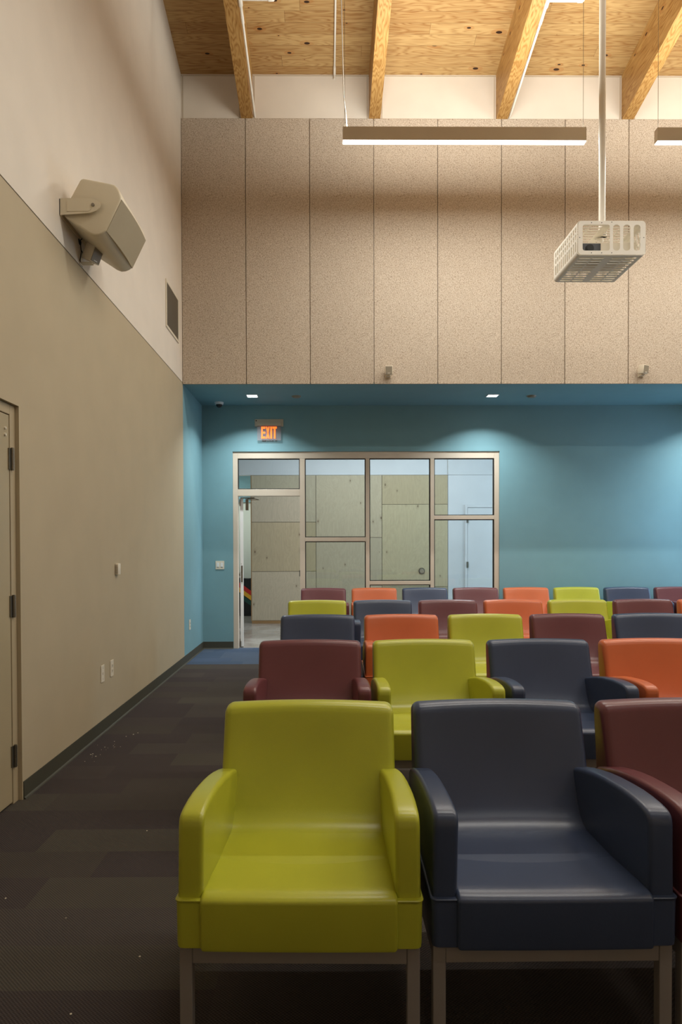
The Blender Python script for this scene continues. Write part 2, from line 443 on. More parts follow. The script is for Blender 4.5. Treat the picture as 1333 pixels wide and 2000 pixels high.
# thin drywall bead around each bay between beams
BX = [-.926, .598, 2.12, 3.63, 5.15]; BW = .136
edges = [XL]+[x+s*BW/2 for x in BX for s in (-1, 1)]+[XR]
for i in range(0, len(edges), 2):
    a, b = edges[i], edges[i+1]; zt = zc(8.225)
    bm = bmesh.new()
    box(bm, a, b, 8.219, 8.226, zt-.022, zt-.014); box(bm, a+.018, a+.025, 8.219, 8.226, 6.515, zt-.022); box(bm, b-.025, b-.018, 8.219, 8.226, 6.515, zt-.022)
    S('trim_%d' % (2+i//2), bm, M['fixture'])

# baseboards
def baseboard(name, x0, x1, y0, y1, side):
    bm = bmesh.new()
    pr = [(0, 0), (.016, 0), (.013, .006), (.006, .012), (.004, .1), (0, .1)]
    if side == 'L': prism(bm, pr, lambda a, b, t: (x0+a, t, b), y0, y1)
    else: prism(bm, pr, lambda a, b, t: (t, y0-a, b), x0, x1)
    return S(name, bm, M['base'])
baseboard('baseboard_left', XL, XL, DY1+.01, Y2, 'L')
baseboard('baseboard_left', XL, XL, YB, DY0-.01, 'L')
baseboard('baseboard_back', XL+.006, OX0, Y2, Y2, 'B')
baseboard('baseboard_back', OX1, XR, Y2, Y2, 'B')

# ------------------------------------------------------------------ ceiling beams
bn = ['nearest the left wall', 'second from the left wall, over the left end of the long pendant light', 'third from the left wall, with a white pipe along its right edge',
      'fourth from the left wall, right of the projector pole', 'rightmost, beyond the picture edge']
for i, x in enumerate(BX):
    bm = bmesh.new(); y0 = YB
    zb = lambda y: 6.515+SL*(8.2-y)
    A = [(y0, zb(y0)), (8.224, zb(8.224)), (8.224, zc(8.224)), (y0, zc(y0))]
    prism(bm, A, lambda a, b, t: (t, a, b-(6.5)), -BW/2, BW/2)
    o = finish('ceiling_beam', bm, M['beam'], loc=(x, 0, 6.5))
    tag(o, 'laminated timber ceiling beam, ' + bn[i], 'beam', 'timber beams under the plank ceiling')

# ------------------------------------------------------------------ acoustic panels
pn = ['beside the left wall', 'second from the left wall', 'third from the left wall', 'fourth from the left wall',
      'fifth from the left wall', 'sixth from the left wall', 'seventh from the left wall, behind the projector cage', 'eighth from the left wall, cut by the picture edge',
      'ninth from the left wall', 'tenth from the left wall']
for i in range(10):
    x0 = XL+.004+i*.7645; x1 = XL+(i+1)*.7645-.004
    bm = bmesh.new(); box(bm, x0-x0, min(x1, XR)-x0, 0, .0245, 0, 3.148, bev=.003)
    for (sx, sz) in [(sx, sz) for sx in (.03, .725) for sz in (.12, .95, 1.75, 2.3, 2.95)]:
        cyl(bm, (sx, -.0006, sz), (sx, .002, sz), .004, 6)
    o = finish('acoustic_panel', bm, tectum('wood_fibre_%d' % i, i), loc=(x0, Y1, 3.364))
    tag(o, 'tall beige speckled wood-fibre wall panel, ' + pn[i], 'wall panel', 'speckled panels on the upper back wall')

# ------------------------------------------------------------------ storefront window_1
win = empty('window_1', (0, 9.50, 0), None, None, kind='structure')
FY0, FY1 = .0, .11
VX = [(-1.29, -1.222), (-.361, -.289), (.555, .609), (1.457, 1.511), (2.350, 2.418)]
def wbox(name, x0, x1, z0, z1, y0=FY0, y1=FY1, mat='frame'):
    bm = bmesh.new(); box(bm, x0, x1, y0, y1, z0, z1, bev=.003); return finish(name, bm, M[mat], win)
wbox('jamb', VX[0][0], VX[0][1], 0, 2.735); wbox('jamb', VX[4][0], VX[4][1], 0, 2.735)
wbox('head_rail', -1.222, 2.35, 2.64, 2.735)
for k in (1, 2, 3): wbox('mullion', VX[k][0], VX[k][1], 0, 2.64)
panes = [(0, 2.215, 2.64), (1, .12, 1.488), (1, 1.545, 2.64), (2, .12, .882), (2, .934, 2.64), (3, .12, 1.79), (3, 1.845, 2.64)]
wbox('rail', -1.222, -.361, 2.122, 2.215)
wbox('rail', -.289, .555, 1.488, 1.545); wbox('rail', .609, 1.457, .882, .934); wbox('rail', 1.511, 2.35, 1.79, 1.845)
wbox('sill', -.289, .555, 0, .12); wbox('sill', .609, 1.457, 0, .12); wbox('sill', 1.511, 2.35, 0, .12)
for b_, z0, z1 in panes:
    x0 = VX[b_][1]; x1 = VX[b_+1][0]
    bm = bmesh.new(); box(bm, x0+.004, x1-.004, .052, .058, z0+.004, z1-.004); p = finish('pane', bm, M['glass'], win)
    bm = bmesh.new(); g = .011
    for (a, b2, c, d) in ((x0, x0+g, z0, z1), (x1-g, x1, z0, z1), (x0+g, x1-g, z0, z0+g), (x0+g, x1-g, z1-g, z1)): box(bm, a, b2, .012, .05, c, d)
    finish('gasket', bm, M['gasket'], p)
bm = bmesh.new(); box(bm, -.371, -.362, .02, .06, 1.0, 1.085, bev=.002); finish('strike_plate', bm, M['dark'], win)

# open lobby door in the storefront (swung ~97 degrees into the lobby)
d1 = empty('door_1', (-1.205, 9.60, 0), None, None, kind='structure', rz=radians(97))
bm = bmesh.new(); box(bm, 0, .90, -.045, 0, .012, 2.10, bev=.003); finish('leaf', bm, M['white'], d1)
bm = bmesh.new(); box(bm, -.004, .0, -.034, -.01, .92, 1.15)
f = finish('lock_plate', bm, M['steel'], d1)
for zz, yy in ((.90, -.022), (.925, -.014), (.98, -.022), (1.06, -.022), (1.15, -.022), (1.175, -.014)):
    bm = bmesh.new(); cyl(bm, (-.006, yy, zz), (-.0035, yy, zz), .0045, 8); finish('screw', bm, M['dark'], f)
bm = bmesh.new()
cyl(bm, (.07, -.001, 1.03), (.07, .014, 1.03), .028, 18); cyl(bm, (.07, .014, 1.03), (.07, .055, 1.03), .009, 12); box(bm, .062, .18, .045, .06, 1.02, 1.04, bev=.004)
finish('door_handle', bm, M['steel'], d1)
bm = bmesh.new(); cyl(bm, (-.006, 0, .01), (-.006, 0, .09), .009, 10); cyl(bm, (-.006, 0, 1.99), (-.006, 0, 2.08), .009, 10)
finish('hinge', bm, M['steel'], d1)
cl = tag(empty('door_closer', (-1.20, 9.62, 2.06), None, None), 'small steel door closer with a folding arm under the storefront door head', 'door closer')
bm = bmesh.new(); box(bm, .07, .11, 0, .05, -.13, .03, bev=.004); finish('body', bm, M['steel'], cl)
bm = bmesh.new(); box(bm, 0, .2, -.01, .01, .035, .05); box(bm, .08, .26, -.005, .012, .012, .02, mtx=None); tube(bm, [(.1, 0, .03), (.2, 0, .035), (.26, 0, .016)], .005)
finish('arm', bm, M['steel'], cl)

# ------------------------------------------------------------------ lobby beyond
YL = 12.6
bm = bmesh.new(); box(bm, 2.262, 2.60, YL, YL+.15, 0, 2.73); box(bm, 3.56, 7.4, YL, YL+.15, 0, 2.73); box(bm, 2.60, 3.56, YL, YL+.15, 2.155, 2.73)
box(bm, -1.372, 2.262, YL+.02, YL+.15, 0, 2.73); S('wall_lobby', bm, M['lobby_white'])
bm = bmesh.new(); box(bm, -3.6, 7.4, YL-.002, YL+.15, 2.734, 3.7); S('wall_lobby', bm, M['lobby_white'])
bm = bmesh.new(); box(bm, 2.25, 2.256, YL-.006, YL, 2.74, 3.7); S('trim_8', bm, M['vent'])
bm = bmesh.new(); box(bm, -3.6, XL-.2, YW-.2, YW, 0, 3.7); S('wall_lobby', bm, M['lobby_white'])
bm = bmesh.new(); box(bm, -3.8, -3.6, YW-.2, 15.6, 0, 3.9); S('wall_lobby', bm, M['lobby_white'])
bm = bmesh.new(); box(bm, 7.4, 7.6, YW-.2, YL+.15, 0, 3.9); S('wall_lobby', bm, M['lobby_white'])
bm = bmesh.new(); box(bm, XR, 7.4, YW, YW+.1, 0, 3.9); S('wall_lobby', bm, M['lobby_white'])
bm = bmesh.new(); box(bm, -3.6, -1.2, 14.35, 14.5, 0, 2.35); S('wall_corridor', bm, M['corr'])
bm = bmesh.new(); box(bm, -3.6, -1.2, 14.3, 14.5, 2.35, 3.7); S('wall_corridor', bm, M['blue'])
bm = bmesh.new(); box(bm, -1.37, -1.2, YL+.15, 14.3, 0, 3.7); S('wall_corridor', bm, M['corr'])
bm = bmesh.new(); box(bm, -3.8, 7.6, YW, 15.6, 3.7, 3.8); S('ceiling', bm, M['lobby_white'])
# birch plywood panels
def zpx(py): return 1.42-(py-1067)/105.6
XA, XBb, XC, XD = -1.372, -.182, 1.036, 2.254
PW = [
 (XA, XBb, .055, .955, 0, 'birch plywood wall panel at floor level behind the open doorway'),
 (XA, XBb, .962, 1.865, 1, 'birch plywood wall panel at mid height behind the open doorway'),
 (XA, XBb, 1.872, 2.728, 2, 'birch plywood wall panel at the top behind the doorway transom'),
 (XBb, XC, .055, 1.575, 2, 'lower birch plywood panel behind the second window bay'),
 (XBb, XC, 1.582, 2.728, 0, 'upper birch plywood panel behind the second window bay'),
 (XC, XD, .055, .665, 3, 'lowest birch plywood panel behind the third window bay, mostly hidden by chairs'),
 (XC, XD, .672, 2.185, 4, 'tall birch plywood panel carrying the round push plate'),
 (XC, XD, 2.192, 2.728, 1, 'short darker birch plywood panel at the top of the third window bay'),
]
bm = bmesh.new(); box(bm, XA, XD, YL+.012, YL+.02, .0, 2.73); S('wall_lobby', bm, M['reveal'])
for (x0, x1, z0, z1, mi, lab) in PW:
    bm = bmesh.new(); box(bm, .004, x1-x0-.004, 0, .016, 0, z1-z0, bev=.001)
    o = finish('plywood_panel', bm, plymats[mi], loc=(x0, YL-.006, z0)); tag(o, lab, 'plywood panel', 'birch plywood panels lining the lobby wall')
bm = bmesh.new(); box(bm, XA, XD, YL-.012, YL+.011, -.004, .05); S('baseboard_lobby', bm, M['plyedge'])
bm = bmesh.new(); box(bm, XA-.012, XA+.002, YL-.008, YL+.012, .05, 2.73); S('trim_9', bm, M['plyedge'])
# round push plate
pb = empty('push_plate', (1.769, YL-.006, .96), 'round silver push plate on the plywood lobby wall', 'push plate')
bm = bmesh.new(); cyl(bm, (0, 0, 0), (0, -.014, 0), .058, 28); finish('rim', bm, M['steel'], pb, 40)
bm = bmesh.new(); cyl(bm, (.004, -.014, 0), (.004, -.02, 0), .042, 28); finish('button', bm, M['vent'], pb, 40)
# far lobby door
d3 = empty('door_3', (2.57, YL, 0), None, None, kind='structure')
bm = bmesh.new(); box(bm, 0, .045, -.02, .1, 0, 2.18, bev=.003); box(bm, .955, 1.0, -.02, .1, 0, 2.18, bev=.003); box(bm, .045, .955, -.02, .1, 2.13, 2.18, bev=.003)
finish('frame', bm, M['lobby_white'], d3)
bm = bmesh.new(); box(bm, .052, .948, -.008, .037, .01, 2.122, bev=.002); finish('leaf', bm, M['lobby_white'], d3)
for z in (1.9, 1.07, .25):
    bm = bmesh.new(); cyl(bm, (.048, -.026, z-.055), (.048, -.026, z+.055), .011, 10); box(bm, .03, .066, -.024, -.02, z-.055, z+.055); finish('hinge', bm, M['steel'], d3)
bm = bmesh.new(); cyl(bm, (.88, -.01, 1.0), (.88, -.06, 1.0), .012, 10); box(bm, .77, .89, -.07, -.055, .99, 1.01, bev=.003); finish('door_handle', bm, M['steel'], d3)
# banner stand / draped cloth in the corridor
bg = empty('draped_display', (-1.75, 14.1, 0), 'black draped display with red, gold and green diagonal stripes in the far corridor', 'display')
bm = bmesh.new(); prism(bm, [(-.45, 0), (.32, 0), (.32, .78), (.15, .76), (.0, .77), (-.2, .8), (-.45, .78)], lambda a, b, t: (a, t, b), -.12, .12); finish('cloth', bm, M['dark'], bg)
for k, (mt, z) in enumerate((('red', .60), ('gold', .50), ('green', .385))):
    bm = bmesh.new(); prism(bm, [(-.1, z+.14), (.3, z-.15), (.3, z-.245), (-.1, z+.045)], lambda a, b, t: (a, t, b), -.128, -.12); finish('stripe', bm, M[mt], bg)
# small light seen above the corridor
cf = empty('corridor_light_fixture', (-1.72, 14.26, 2.6), 'small bright strip light on the blue corridor wall seen through the transom', 'light fixture')
bm = bmesh.new(); box(bm, -.07, .07, 0, .04, -.025, .03, bev=.003); finish('housing', bm, M['white'], cf)
bm = bmesh.new(); box(bm, -.06, .06, -.008, 0, -.02, .02); finish('lens', bm, M['canlens'], cf)

# ------------------------------------------------------------------ left door_2
d2 = empty('door_2', (XL, DY0, 0), None, None, kind='structure')
bm = bmesh.new(); w = DY1-DY0
box(bm, -.16, -.022, w-.062, w-.001, 0, DZ-.002, bev=.003); box(bm, -.16, -.022, .001, .062, 0, DZ-.002, bev=.003); box(bm, -.16, -.022, .062, w-.062, DZ-.058, DZ-.002, bev=.003)
finish('frame', bm, M['doorframe'], d2)
bm = bmesh.new(); box(bm, -.072, -.026, .066, w-.0655, .012, DZ-.062, bev=.002); finish('leaf', bm, M['doorpaint'], d2)
bm = bmesh.new(); box(bm, -.16, -.075, .06, w-.06, 0, DZ-.05); finish('backing', bm, M['reveal'], d2)
for z in (1.905, 1.095, .265):
    h = empty('hinge', (0, 0, 0), None, None); h.parent = d2; bpy.data.objects.remove(h)
    bm = bmesh.new(); yb = w-.050
    for k in range(5): cyl(bm, (-.014, yb, z-.058+k*.0234), (-.014, yb, z-.058+k*.0234+.0222), .0095, 14)
    cyl(bm, (-.014, yb, z-.0625), (-.014, yb, z+.0625), .0075, 12)
    box(bm, -.026, -.019, yb-.030, yb+.012, z-.058, z+.058)
    finish('hinge', bm, M['steel'], d2, 40)
bm = bmesh.new()
for z in (2.065, 2.03): cyl(bm, (-.026, w-.115, z), (-.018, w-.115, z), .009, 14, .007)
finish('bumper', bm, M['offwhite'], d2, 40)

# ------------------------------------------------------------------ wall plates, thermostat, grille
def plate_thing(name, loc, label, cat, w, h, wall, kindp):
    t = empty(name, loc, label, cat)
    f = (lambda u, d, z: (d, u, z)) if wall == 'L' else (lambda u, d, z: (u, -d, z))
    def b3(bm, u0, u1, d0, d1, z0, z1, bev=0):
        p = f(u0, d0, z0); q = f(u1, d1, z1)
        box(bm, min(p[0], q[0]), max(p[0], q[0]), min(p[1], q[1]), max(p[1], q[1]), z0, z1, bev=bev)
    bm = bmesh.new(); b3(bm, -w/2, w/2, 0, .007, -h/2, h/2, .002); finish('cover_plate', bm, M['offwhite'], t)
    if kindp == 'outlet':
        for s in (-1, 1):
            bm = bmesh.new(); b3(bm, -.017, .017, .007, .0095, s*.02-.014, s*.02+.014, .001); r = finish('receptacle', bm, M['offwhite'], t)
            bm = bmesh.new(); b3(bm, -.0085, -.0055, .0093, .0101, s*.02-.006, s*.02+.008); b3(bm, .0055, .0085, .0093, .0101, s*.02-.006, s*.02+.008); b3(bm, -.003, .003, .0093, .0101, s*.02-.012, s*.02-.007); finish('slots', bm, M['dark'], r)
    elif kindp == 'jack':
        bm = bmesh.new(); b3(bm, -.009, .009, .007, .009, -.009, .009, .001); finish('jack', bm, M['fixture'], t)
        for s in (-1, 1):
            bm = bmesh.new(); p = f(0, .0068, s*.042); q = f(0, .0085, s*.042); cyl(bm, p, q, .003, 8); finish('screw', bm, M['steel'], t)
    else:
        for s in (-1, 1):
            bm = bmesh.new(); b3(bm, s*.027-.0165, s*.027+.0165, .007, .010, -.034, .034, .0015); r = finish('rocker', bm, M['white'], t)
            bm = bmesh.new(); b3(bm, s*.027-.012, s*.027+.012, .0098, .0108, -.03, -.022); finish('status_bar', bm, M['vent'], r)
    return t
plate_thing('wall_plate', (XL, 5.204, .455), 'white wall plate with a small jack low on the tan wall, left of the outlet', 'wall plate', .074, .128, 'L', 'jack')
plate_thing('power_outlet', (XL, 5.43, .457), 'white duplex power outlet low on the tan left wall, right of the jack plate', 'outlet', .074, .128, 'L', 'outlet')
plate_thing('power_outlet', (XL, 8.54, .445), 'white power outlet low on the blue side wall of the alcove', 'outlet', .074, .128, 'L', 'outlet')
plate_thing('light_switch', (-1.472, Y2, 1.163), 'white double rocker light switch on the blue wall left of the doorway', 'light switch', .120, .116, 'B', 'switch')
th_ = empty('wall_sensor', (XL, 5.572, 1.24), 'small cream wall sensor at hand height on the tan left wall', 'sensor')
bm = bmesh.new(); box(bm, 0, .028, -.034, .034, -.046, .046, bev=.006); finish('housing', bm, M['offwhite'], th_, 40)
bm = bmesh.new()
for k in range(7): box(bm, .004, .024, -.036, -.0335, -.034+k*.01, -.03+k*.01)
finish('louvres', bm, M['vent'], th_)
vg = empty('air_grille', (XL, 7.665, 4.035), 'square return air grille high on the cream left wall near the corner', 'air grille')
bm = bmesh.new(); a = .31; b_ = .255
box(bm, 0, .012, -a, a, -b_, -b_+.028, bev=.002); box(bm, 0, .012, -a, a, b_-.028, b_, bev=.002); box(bm, 0, .012, -a, -a+.028, -b_+.028, b_-.028, bev=.002); box(bm, 0, .012, a-.028, a, -b_+.028, b_-.028, bev=.002)
finish('frame', bm, M['offwhite'], vg)
bm = bmesh.new()
n_ = 40
for k in range(n_):
    z = -b_+.03+(2*b_-.06)*k/(n_-1); prism(bm, [(.001, z-.004), (.009, z+.001), (.009, z+.003), (.001, z-.002)], lambda p, q, t: (p, t, q), -a+.028, a-.028)
finish('louvres', bm, M['vent'], vg)
bm = bmesh.new(); box(bm, .0002, .001, -a+.02, a-.02, -b_+.02, b_-.02); finish('backing', bm, M['reveal'], vg)

# ------------------------------------------------------------------ pendants
def make_pendant(x0, x1, y, label, feed_left=True, dim=1.0):
    zb, zt = 5.452, 5.59; w = .035
    t = empty('pendant_light', ((x0+x1)/2, y, zb), label, 'pendant light', 'linear pendant lights in rows')
    h = (x1-x0)/2
    bm = bmesh.new()
    box(bm, -h, h, -w, -w+.004, .006, zt-zb); box(bm, -h, h, w-.004, w, .006, zt-zb); box(bm, -h, -h+.004, -w+.004, w-.004, .006, zt-zb); box(bm, h-.004, h, -w+.004, w-.004, .006, zt-zb)
    box(bm, -h+.004, h-.004, -w+.004, w-.004, .05, .09)
    finish('housing', bm, M['fixture'], t)
    bm = bmesh.new(); box(bm, -h+.001, h-.001, -w+.001, w-.001, 0, .012, bev=.002); finish('diffuser', bm, M['lens'], t)
    top = zc(y)
    for sx in (-h+.02, h-.02):
        bm = bmesh.new(); tube(bm, [(sx, 0, zt-zb-.01), (sx, 0, top-zb)], .0022, 6); finish('suspension_cable', bm, M['steel'], t)
    if feed_left:
        bm = bmesh.new(); tube(bm, [(-h+.045, 0, zt-zb), (-h+.03, 0, zt-zb+.15), (-h+.012, 0, zt-zb+.3), (-h+.0, 0, zt-zb+.8), (-h-.02, 0, top-zb)], .0055, 8); finish('power_cord', bm, M['pipe'], t, 60)
    d = area('pendant_downlight', ((x0+x1)/2, y, zb-.004), (0, 0, 0), (x1-x0), .068, P_DOWN*dim, WARM)
    u = area('pendant_uplight', ((x0+x1)/2, y, zt+.001), (pi, 0, 0), (x1-x0)-.02, .06, P_UP*dim, WARM)
    return t
make_pendant(.181, 2.612, 6.875, 'long slim linear pendant light hanging in front of the speckled panels')
make_pendant(3.325, 5.756, 6.875, 'linear pendant light cut by the right picture edge beside the projector pole', feed_left=False)
for yy in (3.45, 0.2):
    for x0 in (.181, 3.325):
        make_pendant(x0, x0+2.431, yy, 'linear pendant light %s in the row %s' % ('on the left' if x0 < 1 else 'on the right', 'above the seats' if yy > 1 else 'nearest the front wall'), dim=1.0 if yy > 1 else .28)

# ------------------------------------------------------------------ alcove downlights, detectors, dome camera
def make_can(x, y, label, vis=True):
    t = empty('recessed_downlight', (x, y, ZS), label, 'downlight', 'square downlights in the blue alcove ceiling')
    bm = bmesh.new(); a = .075
    box(bm, -a, a, -a, -a+.012, -.006, 0); box(bm, -a, a, a-.012, a, -.006, 0); box(bm, -a, -a+.012, -a+.012, a-.012, -.006, 0); box(bm, a-.012, a, -a+.012, a-.012, -.006, 0)
    finish('trim_ring', bm, M['white'], t)
    bm = bmesh.new(); box(bm, -a+.012, a-.012, -a+.012, a-.012, -.004, 0); finish('lens', bm, M['canlens'], t)
    area('downlight_beam', (x, y, ZS-.008), (0, 0, 0), .11, .11, P_CAN, (.90, .98, .98), spread=125)
make_can(-.948, 8.87, 'small square recessed downlight in the blue alcove ceiling left of the exit sign')
make_can(2.169, 8.87, 'small square recessed downlight in the blue alcove ceiling above the window\'s right end')
make_can(5.28, 8.87, 'small square recessed downlight in the blue alcove ceiling beyond the picture edge')
for x, lab in ((-.378, 'round flat ceiling disc in the blue alcove ceiling right of the exit sign'), (2.686, 'round flat ceiling disc right of the lit downlight above the window end')):
    bm = bmesh.new(); cyl(bm, (0, 0, 0), (0, 0, -.012), .062, 28, .056); cyl(bm, (0, 0, -.012), (0, 0, -.02), .05, 28, .044)
    tag(finish('ceiling_detector', bm, M['vent'], None, 40, loc=(x, 8.89, ZS)), lab, 'ceiling disc', 'round discs in the alcove ceiling')
dc = empty('dome_camera', (-1.439, 9.27, ZS), 'white dome security camera in the alcove ceiling corner', 'security camera')
bm = bmesh.new(); cyl(bm, (0, 0, 0), (0, 0, -.03), .062, 28, .055); finish('housing', bm, M['white'], dc, 40)
bm = bmesh.new(); bmesh.ops.create_uvsphere(bm, u_segments=24, v_segments=14, radius=.042)
for v_ in bm.verts: v_.co.z = v_.co.z*.9-.034
finish('dome', bm, M['dark'], dc, 60)

# ------------------------------------------------------------------ exit sign
ex = empty('exit_sign', (-.781, Y2, 2.98), 'edge-lit EXIT sign with orange letters above the doorway', 'exit sign')
bm = bmesh.new(); box(bm, -.197, .197, -.022, 0, .098, .198, bev=.003); finish('mounting_plate', bm, M['fixture'], ex)
bm = bmesh.new(); box(bm, -.162, .164, -.055, -.02, .105, .152, bev=.003); finish('canopy', bm, M['fixture'], ex)
bm = bmesh.new(); cyl(bm, (-.176, -.0215, .176), (-.176, -.0235, .176), .009, 14); finish('test_button', bm, M['dark'], ex)
bm = bmesh.new(); box(bm, -.162, .166, -.042, -.034, -.098, .106, bev=.001); finish('acrylic_panel', bm, M['acrylic'], ex)
def letter(polys, ox, w, h):
    bm = bmesh.new()
    for p in polys: prism(bm, [(ox+a*w, -.073+b*h) for a, b in p], lambda a, b, t: (a, t, b), -.0445, -.0422)
    return bm
H = .163
E_ = [[(0, 0), (.36, 0), (.36, 1), (0, 1)], [(.36, 0), (1, 0), (1, .17), (.36, .17)], [(.36, .42), (1, .42), (1, .58), (.36, .58)], [(.36, .83), (1, .83), (1, 1), (.36, 1)]]
X_ = [[(0, 0), (.36, 0), (.66, .5), (.34, .5)], [(.64, 0), (1, 0), (.66, .5), (.34, .5)], [(.34, .5), (.66, .5), (.36, 1), (0, 1)], [(.34, .5), (.66, .5), (1, 1), (.64, 1)]]
I_ = [[(0, 0), (1, 0), (1, 1), (0, 1)]]
T_ = [[(.3, 0), (.7, 0), (.7, .85), (.3, .85)], [(0, .84), (1, .84), (1, 1), (0, 1)]]
for polys, ox, w in ((E_, -.105, .056), (X_, -.042, .054), (I_, .020, .024), (T_, .050, .058)):
    finish('letter', letter(polys, ox, w, H), M['exitred'], ex)

# ------------------------------------------------------------------ speakers
sp = empty('wall_speaker', (XL, 4.45, 3.55), 'large cream wall-mounted loudspeaker tilted down on a yoke bracket', 'loudspeaker')
prof = [(-1.589, 3.793), (-1.580, 3.804), (-1.566, 3.808), (-1.545, 3.805), (-1.40, 3.777), (-1.365, 3.768), (-1.345, 3.75), (-1.332, 3.725), (-1.322, 3.69), (-1.322, 3.668), (-1.418, 3.472), (-1.440, 3.455), (-1.468, 3.444), (-1.497, 3.442), (-1.527, 3.453), (-1.675, 3.551), (-1.690, 3.566), (-1.697, 3.585), (-1.690, 3.61)]
bm = bmesh.new(); slab(bm, [(a-XL, b-3.55) for a, b in prof], .02, .62, .012, lambda a, b, t: (a, t, b), steps=3)
finish('cabinet', bm, M['speaker'], sp, 35)
bm = bmesh.new(); n_ = Vector((.196, -.096)).normalized()
g0 = Vector((-1.320-XL, 3.673-3.55)); g1 = Vector((-1.420-XL, 3.469-3.55)); steps = 8
rows = []
for k in range(steps+1):
    t = k/steps; y = .026+.588*t; bulge = .018*sin(pi*t)
    rows.append([bm.verts.new((p.x+n_.x*q, y, p.y+n_.y*q)) for p, q in ((g0, -.004), (g0, .003+bulge), (g1, .003+bulge), (g1, -.004))])
for A, B in zip(rows, rows[1:]):
    for k in range(4): bm.faces.new((A[k], A[(k+1) % 4], B[(k+1) % 4], B[k]))
bm.faces.new(rows[0]); bm.faces.new(rows[-1][::-1])
finish('front_grille', bm, M['grille'], sp, 35)
arm = [(0, .008), (.0, .112), (.05, .116), (.2, .113), (.24, .105), (.258, .09), (.264, .075), (.258, .055), (.24, .036), (.2, .022), (.1, .014)]
for yy in (-.006, .634):
    bm = bmesh.new(); prism(bm, arm, lambda a, b, t: (a, yy+t, b), -.004, .004)
    br = finish('bracket_arm', bm, M['speaker'], sp)
    bm = bmesh.new(); cyl(bm, (.217, yy-.002 if yy < .1 else yy+.002, .071), (.217, yy-.012 if yy < .1 else yy+.012, .071), .010, 16); finish('bolt', bm, M['steel'], br, 40)
    bm = bmesh.new(); prism(bm, [(.05, .03), (.05, .096), (.19, .097), (.205, .085), (.205, .045), (.19, .032)], lambda a, b, t: (a, yy+t, b), -.0065 if yy < .1 else .004, -.004 if yy < .1 else .0065); finish('rib', bm, M['speaker'], br)
bm = bmesh.new(); box(bm, 0, .005, -.01, .638, .008, .112); finish('wall_bracket', bm, M['speaker'], sp)
bm = bmesh.new(); tube(bm, [(.06, .33, .06), (.03, .34, .02), (.006, .35, .005), (.008, .352, -.04), (.012, .35, -.075), (.01, .345, -.1), (.008, .335, -.14), (.012, .33, -.15)], .0035); tube(bm, [(.01, .352, -.06), (.02, .36, -.08), (.06, .37, -.082), (.075, .35, -.1)], .0028)
finish('cable', bm, M['dark'], sp, 60)
bm = bmesh.new(); cyl(bm, (0, .352, .0), (.004, .352, .0), .026, 20); finish('cable_hole', bm, M['dark'], sp)

def small_sensor(name, loc, rot, label, s=.1, side='B'):
    t = empty(name, loc, label, 'sensor', 'small box sensors on wall brackets')
    R_ = Matrix.Rotation(rot[2], 4, 'Z') @ Matrix.Rotation(rot[0], 4, 'X')
    dep = .08
    off = Matrix.Translation((0, -.075, .0)) @ R_ if side == 'B' else Matrix.Translation((.085, 0, 0)) @ R_
    bm = bmesh.new(); box(bm, -s*.43, s*.43, -dep/2, dep/2, -s/2, s/2, bev=.004, mtx=off); finish('housing', bm, M['offwhite'], t, 40)
    bm = bmesh.new(); box(bm, -s*.38, s*.38, -dep/2-.004, -dep/2+.001, -s*.44, s*.44, bev=.002, mtx=off); g = finish('face', bm, M['vent'], t)
    bm = bmesh.new(); box(bm, -s*.15, s*.15, -dep/2-.0055, -dep/2-.0038, -s*.38, -s*.32, mtx=off); finish('badge', bm, M['pipe'], g)
    bm = bmesh.new()
    if side == 'B':
        box(bm, -.035, .035, -.006, 0, -.075, .02, bev=.002); box(bm, -.025, .025, -.07, -.004, -.068, -.060); box(bm, -.012, .012, -.08, -.05, -.062, -.045)
    else:
        box(bm, 0, .006, -.03, .03, -.08, .03, bev=.002); box(bm, .004, .085, -.02, .02, -.072, -.064); box(bm, .075, .095, -.012, .012, -.066, -.04)
    finish('bracket', bm, M['offwhite'], t)
    return t
small_sensor('box_sensor', (.752, Y1, 3.505), (radians(8), 0, 0), 'small beige box sensor on the fourth speckled panel, left of centre')
small_sensor('box_sensor', (3.79, Y1, 3.515), (radians(8), 0, radians(24)), 'small beige box sensor turned sideways on the panel near the right picture edge')
small_sensor('box_sensor', (XL, 4.82, 3.47), (radians(26), 0, radians(68)), 'small beige box sensor below the cream wall speaker', s=.11, side='L')

# ------------------------------------------------------------------ pipes and conduit
ax = Vector((0, 1, -SL))
def pipe_run(x, label, brx):
    zb = lambda y: 6.545+SL*(8.2-y)
    t = empty('sprinkler_pipe', (x, 8.22, zb(8.22)), label, 'pipe', 'white sprinkler pipes along the beams')
    P = lambda X, y, dz=0: (X-x, y-8.22, zb(y)+dz-zb(8.22))
    bm = bmesh.new(); tube(bm, [P(x, 8.22), P(x, 7.02)], .0135, 12); finish('pipe', bm, M['pipe'], t, 50)
    bm = bmesh.new(); tube(bm, [P(x, 7.06), P(x, 6.98)], .018, 12); tube(bm, [P(x, 6.99), P(x, 6.87)], .0165, 12); tube(bm, [P(x, 6.88), P(x, 6.72)], .024, 12); finish('fitting', bm, M['pipe'], t, 50)
    bm = bmesh.new(); tube(bm, [P(x, 6.73), P(x, 3.0)], .0215, 12); finish('pipe', bm, M['pipe'], t, 50)
    bm = bmesh.new(); tube(bm, [P(x, 6.82, .01), P(x+brx, 6.82, .01)], .0185, 12); finish('branch_pipe', bm, M['pipe'], t, 50)
    bm = bmesh.new(); tube(bm, [P(x+brx-.03, 6.82, .01), P(x+brx+.015, 6.82, .01), P(x+brx+.03, 6.82, .03), P(x+brx+.03, 6.82, .07)], .024, 12); finish('elbow', bm, M['pipe'], t, 50)
